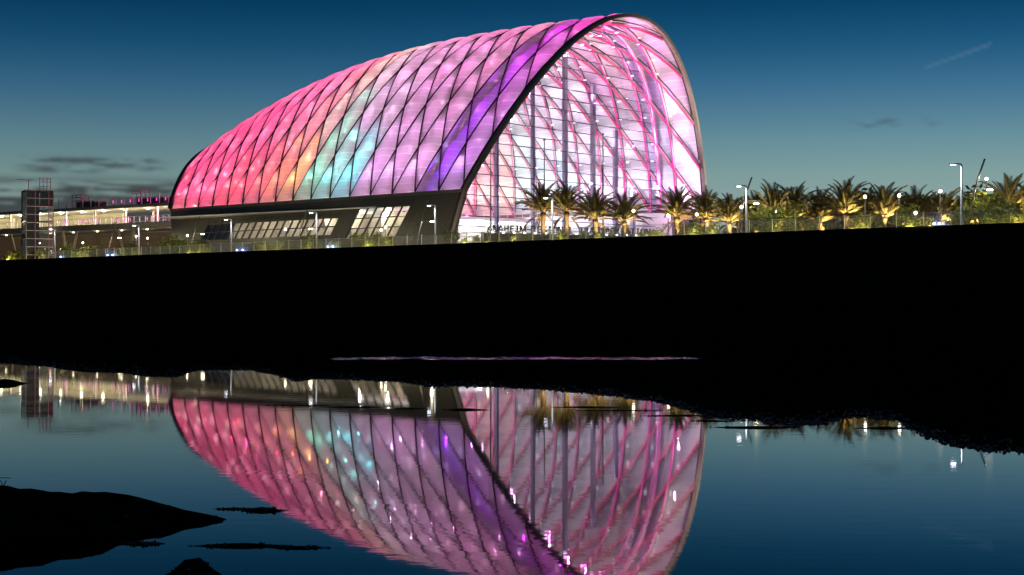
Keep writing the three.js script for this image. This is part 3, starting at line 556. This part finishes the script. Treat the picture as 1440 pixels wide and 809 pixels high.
const shrubGeo = [];
for (let v = 0; v < 4; v++) {
  const R = rng(30 + v), pos = [], nor = [], clumps = []; for (let i = 0; i < 11; i++) clumps.push([(R() - 0.5) * 1.5, 0.35 + R() * 0.9, (R() - 0.5) * 1.1, 0.26 + 0.25 * R()]);
  for (let i = 0; i < 520; i++) {
    const c = clumps[i % 11], u = R() * 6.28, w = Math.acos(2 * R() - 1), r = c[3] * Math.cbrt(0.35 + 0.65 * R()), p = V3(c[0] + r * Math.sin(w) * Math.cos(u), Math.max(0.04, c[1] + r * Math.cos(w)), c[2] + r * Math.sin(w) * Math.sin(u));
    const a = V3(R() - 0.5, R() - 0.3, R() - 0.5).normalize(), b = a.clone().cross(V3(R() - 0.5, R() - 0.5, R() - 0.5)).normalize(), l = 0.075 + 0.07 * R();
    const q = [p.clone().addScaledVector(a, -l), p.clone().addScaledVector(b, l * 0.5), p.clone().addScaledVector(a, l), p.clone().addScaledVector(b, -l * 0.5)];
    for (const k of [0, 1, 2, 0, 2, 3]) pos.push(...q[k].toArray());
  }
  const g = new THREE.BufferGeometry(); g.setAttribute('position', new THREE.Float32BufferAttribute(pos, 3)); g.computeVertexNormals(); shrubGeo.push(g);
}
const stemGeo = merge([rod(V3(0, 0, 0), V3(0.1, 0.9, 0), 0.05, 0.02, 5), rod(V3(0, 0, 0), V3(-0.35, 0.8, 0.2), 0.04, 0.015, 5), rod(V3(0, 0, 0), V3(0.4, 0.7, -0.2), 0.04, 0.015, 5)]);
function shrub(px, s, size, kind, seed, light) {
  const R = rng(seed), dark = kind !== 'lit', t = kind === 'hedge' ? thing('hedge_bush', 'large dark bush in the hedge behind the row of palms', 'shrub', lampXY(px, s), 0, 'bushes of the hedge behind the palms') : thing(dark ? 'dark_bush' : 'garden_shrub', dark ? 'dense dark green bush at the foot of the bronze hall wall' : 'yellow-lit leafy garden shrub behind the levee fence', 'shrub', lampXY(px, s), 0, dark ? 'dark bushes at the wall' : 'lit shrubs behind the fence');
  const f = part('foliage', shrubGeo[seed % 4], M.leaf, t); f.rotation.y = R() * 6.28; f.scale.set(size * 1.1, size * (0.9 + 0.3 * R()), size); const st = part('stem', stemGeo, M.trunk, t); st.scale.setScalar(size);
  if (light) { const u = part('uplight', box(0.16, 0.12, 0.16, 0, 0.06, 1.1), glowC([1, 0.8, 0.35], 3), t); lampLight(u, [0, 0.3, 1.1], [1, 0.8, 0.3], light, 4); }
}
{
  const R = rng(9); let k = 0;
  const list = [[14, 9], [24, 10], [60, 12], [92, 9], [100, 11], [108, 9], [118, 10], [128, 12], [172, 11], [180, 9], [190, 12], [212, 9], [268, 9], [276, 10], [285, 9], [296, 11], [372, 10], [383, 9], [393, 11], [403, 9], [436, 10], [448, 9], [470, 11], [506, 10], [517, 9], [528, 10], [546, 9], [634, 10], [652, 9], [668, 10], [686, 9], [704, 10], [724, 9], [742, 10], [790, 9], [822, 10], [842, 9], [856, 11], [900, 10], [914, 9], [926, 10], [966, 9], [978, 10], [988, 9], [1002, 11], [1074, 10], [1096, 9], [1142, 11], [1212, 10], [1228, 9], [1276, 10], [1290, 9], [1306, 10], [1340, 9], [1392, 10], [1406, 9], [1424, 10], [1436, 9]];
  for (const [px, s] of list) { shrub(px, s + R(), (0.75 + 0.75 * R()) * (px > 640 && px < 950 ? 0.6 : 1), 'lit', 300 + k, k % 2 === 0 ? 30 : 0); k++; }
  for (const [px, s, z] of [[236, 20, 2.0], [244, 21, 2.5], [252, 22, 2.2], [355, 23, 1.6], [1080, 16, 2.2], [1110, 18, 2.3], [1378, 18, 2.4]]) shrub(px, s, z, 'dark', 400 + k++, 0);
  for (let px = 1046; px < 1460; px += 13) shrub(px + 6 * R(), 40 + 4 * R(), 2.5 + 1.2 * R(), 'hedge', 500 + k++, 0);
}

// ------------------------------------------------------------ sign, flagpoles
const font = await new FontLoader().loadAsync('fonts/droid/droid_sans_bold.typeface.json');
{
  const a = onSight(684, 0), P0 = V3(-3.15, GROUND, -192), P1 = V3(17.9, GROUND, -203), dir = P1.clone().sub(P0), len = dir.length(), ang = Math.atan2(-dir.z, dir.x), text = 'ANAHEIM REGIONAL TRANSPORTATION', wallH = 2.25;
  const t = thing('sign', 'low brown wall with dark free-standing letters in front of the glass hall', 'sign', P0.toArray(), ang);
  part('sign_wall', box(len + 1.2, wallH, 0.5, len / 2, wallH / 2, 0), M.wall, t); part('coping', box(len + 1.4, 0.09, 0.66, len / 2, wallH + 0.047, 0), M.concrete, t);
  const size = 0.86, gap = len / text.length;
  [...text].forEach((ch, i) => { if (ch === ' ') return; const g = new TextGeometry(ch, { font, size, depth: 0.1, curveSegments: 4 }); g.computeBoundingBox(); g.translate(gap * (i + 0.5) - (g.boundingBox.max.x + g.boundingBox.min.x) / 2, wallH + 0.2, 0.1); part('letter', g, M.letter, t); });
  part('letter_rail', box(len, 0.05, 0.06, len / 2, wallH + 0.16, 0.15), M.letter, t);
  for (let i = 0; i < 16; i++) { const x = len * (i + 0.5) / 16, u = part('sign_light', box(0.22, 0.1, 0.14, x, wallH + 0.15, 0.27), glowC([1, 0.97, 0.9], 9), t); lampLight(u, [x, wallH + 0.26, 0.34], [1, 0.95, 0.88], 1.6, 3); }
}
[[690, 15, 11.6], [765.5, 21, 12.6], [848, 26, 13.2]].forEach(([px, s, h]) => {
  const t = thing('flagpole', 'slim dark flagpole with a ball on top, standing before the glass front', 'flagpole', lampXY(px, s), 0, 'flagpoles before the glass front');
  part('pole', rod(V3(0, 0, 0), V3(0, h, 0), 0.1, 0.055, 8), M.darkPole, t); const b = new THREE.SphereGeometry(0.16, 10, 8); b.translate(0, h + 0.12, 0); part('finial', b, M.darkPole, t);
});

// ------------------------------------------------------------ bridge and lift tower on the left
const at = (x, y, v) => hall.localToWorld(V3(x, y, -v));
{
  const v0 = 66, v1 = 150, len = v1 - v0, t = thing('platform_bridge', 'elevated platform bridge with lit canopy and railing posts with added magenta tubes, joining the hall', 'bridge', at(-20, 0, v0).toArray(), H.th);
  // local: x across (0 = side towards the river), z = -(v - v0)
  const Z = (v) => -(v - v0);
  part('deck', box(11, 0.75, len, 5.5, 6.4, Z((v0 + v1) / 2)), M.concrete, t);
  for (let v = v0; v < v1 - 1; v += 4.2) part('fascia_panel', box(0.16, 1.0, 4.14, -0.1, 6.45, Z(v + 2.1)), M.concrete, t);
  part('canopy', box(12, 0.28, len, 5.2, 9.75, Z((v0 + v1) / 2)), M.concrete, t);
  part('canopy_edge', box(0.2, 0.5, len, -0.95, 9.72, Z((v0 + v1) / 2)), M.rim, t);
  part('canopy_ceiling', box(11.4, 0.06, len, 5.2, 9.55, Z((v0 + v1) / 2)), M.white, t);
  part('rear_wall', box(0.2, 2.75, len * 0.62, 9.6, 8.15, Z(v0 + len * 0.69)), M.cream, t);
  for (let v = v0 + 2; v < v1; v += 8.5) { part('canopy_post', box(0.3, 2.8, 0.3, 0.5, 8.15, Z(v)), M.white, t); part('canopy_post', box(0.3, 2.8, 0.3, 8.8, 8.15, Z(v + 3)), M.white, t); }
  for (let v = v0 + 3; v < v1; v += 6.2) { const l = part('canopy_lamp', box(0.3, 0.16, 0.3, 2.4, 9.43, Z(v)), glowC([1, 0.93, 0.66], 16), t); lampLight(l, [2.4, 9.43, Z(v)], [1, 0.9, 0.55], 80, 3); }
  part('handrail', box(0.08, 0.08, len, 0, 8.02, Z((v0 + v1) / 2)), M.pole, t); part('handrail', box(0.05, 0.05, len, 0, 7.15, Z((v0 + v1) / 2)), M.pole, t);
  for (let v = v0 + 0.6, i = 0; v < v1; v += 1.55, i++) part('rail_post', box(0.09, 1.2, 0.14, 0, 7.45, Z(v)), M.white, t);
  const accent = (x, y, v, h) => { const f = part('added_accent_light', box(0.1, h, 0.12, x, y, Z(v)), stripC([0.95, 0.08, 0.6], 1.6), t); lampLight(f, [x, y, Z(v)], [1, 0.12, 0.72], 0.5, 2); };  // magenta tubes added beside the posts to give them their glow
  for (let v = v0 + 1.4; v < v0 + 38; v += 1.55) if (Math.round(v * 10) % 3) accent(-0.16, 7.5, v, 0.48);
  for (let v = v0 + 3.0; v < v0 + 24; v += 2.35) accent(0.0, 10.7, v, 0.49);
  for (let v = v0 + 2.5, i = 0; v < 112; v += 2.35, i++) part('roof_post', box(0.14, i % 3 ? 1.3 : 1.9, 0.14, 0.2, 9.9 + (i % 3 ? 0.65 : 0.95), Z(v)), M.white, t);
  for (const [v, w] of [[80, 7], [98, 5]]) {   // lift overruns and their guard frames on the roof
    const o = part('roof_house', box(2.6, 1.2, w, 3, 10.5, Z(v)), M.louver, t); part('roof_slab', box(2.9, 0.16, w + 0.4, 3, 11.19, Z(v)), M.cream, o);
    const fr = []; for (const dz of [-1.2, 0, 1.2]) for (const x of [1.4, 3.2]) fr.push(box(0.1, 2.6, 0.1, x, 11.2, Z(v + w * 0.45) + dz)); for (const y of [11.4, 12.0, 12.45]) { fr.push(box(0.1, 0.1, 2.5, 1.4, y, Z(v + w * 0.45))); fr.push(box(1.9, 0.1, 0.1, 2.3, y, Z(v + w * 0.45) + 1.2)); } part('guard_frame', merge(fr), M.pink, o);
  }
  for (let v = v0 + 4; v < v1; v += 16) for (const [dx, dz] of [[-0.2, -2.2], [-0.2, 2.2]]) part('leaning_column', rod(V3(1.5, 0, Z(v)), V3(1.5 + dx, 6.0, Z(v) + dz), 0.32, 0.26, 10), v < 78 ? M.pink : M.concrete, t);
  for (let v = v0 + 3; v < v1; v += 7) { const l = part('soffit_lamp', new THREE.CylinderGeometry(0.16, 0.16, 0.12, 12), glowC([1, 0.85, 0.55], 9), t); l.position.set(3.5, 5.96, Z(v)); lampLight(l, [0, 0, 0], [1, 0.8, 0.5], 22, 2); }
  part('lower_wall', box(0.3, 5.9, len, 10.5, 2.98, Z((v0 + v1) / 2)), M.wall, t);
}
{
  const p = onSight(52, 24), Zt = 262, X = (52 - 720) / 2200 * Zt, t = thing('lift_tower', 'dark glazed lift tower with pale mullion grid beside the platform bridge', 'tower', [X, GROUND, -Zt], H.th - 0.42), w = 4.4, d = 4.2, h = 12.1, n = 9;
  part('shaft', box(w * 0.34, h - 0.1, d - 0.3, -w * 0.3, h / 2, 0), M.louver, t); part('roof', box(w, 0.2, d, 0, h - 0.12, 0), M.louver, t); for (const y of [3.9, 7.0]) part('landing', box(w * 0.6, 0.14, d - 0.4, w * 0.17, y, 0), M.concrete, t);
  const pane = box(w / 2 - 0.12, h / n - 0.1, 0.05), paneS = box(0.05, h / n - 0.1, d - 0.16);
  for (let i = 0; i < n; i++) { for (const x of [-w / 4, w / 4]) { const o = part('pane', pane, x > 0 && i < 7 ? M.glass : M.darkGlass, t); o.position.set(x, h * (i + 0.5) / n, d / 2 - 0.06); } for (const x of [-w / 2 + 0.06, w / 2 - 0.06]) { const o = part('pane', paneS, x > 0 ? M.glass : M.darkGlass, t); o.position.set(x, h * (i + 0.5) / n, 0); } }
  for (let i = 0; i <= n; i++) part('mullion', merge([box(w + 0.06, 0.1, 0.1, 0, h * i / n + 0.02, d / 2), box(0.1, 0.1, d, -w / 2, h * i / n + 0.02, 0), box(0.1, 0.1, d, w / 2, h * i / n + 0.02, 0)]), M.white, t);
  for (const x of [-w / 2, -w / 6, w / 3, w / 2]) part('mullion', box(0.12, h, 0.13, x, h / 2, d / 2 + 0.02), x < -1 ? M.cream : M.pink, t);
  part('mullion', box(0.12, h, 0.12, -w / 2, h / 2, -d / 2), M.cream, t);
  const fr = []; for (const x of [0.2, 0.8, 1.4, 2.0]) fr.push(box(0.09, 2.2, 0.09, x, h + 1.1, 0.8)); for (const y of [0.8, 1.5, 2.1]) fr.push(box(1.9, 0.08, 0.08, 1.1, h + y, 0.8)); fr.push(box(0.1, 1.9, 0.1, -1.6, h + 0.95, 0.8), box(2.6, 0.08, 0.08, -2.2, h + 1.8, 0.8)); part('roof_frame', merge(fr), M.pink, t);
}
// stairs seen through and beside the right foot of the glass
stair(24.5, 4.5, 4.2, 7.5, 'steel stair with handrails outside the right foot of the glass front');

scene.traverse((o) => { if (o.isMesh) { o.castShadow = true; o.receiveShadow = true; } });
renderer.render(scene, camera);
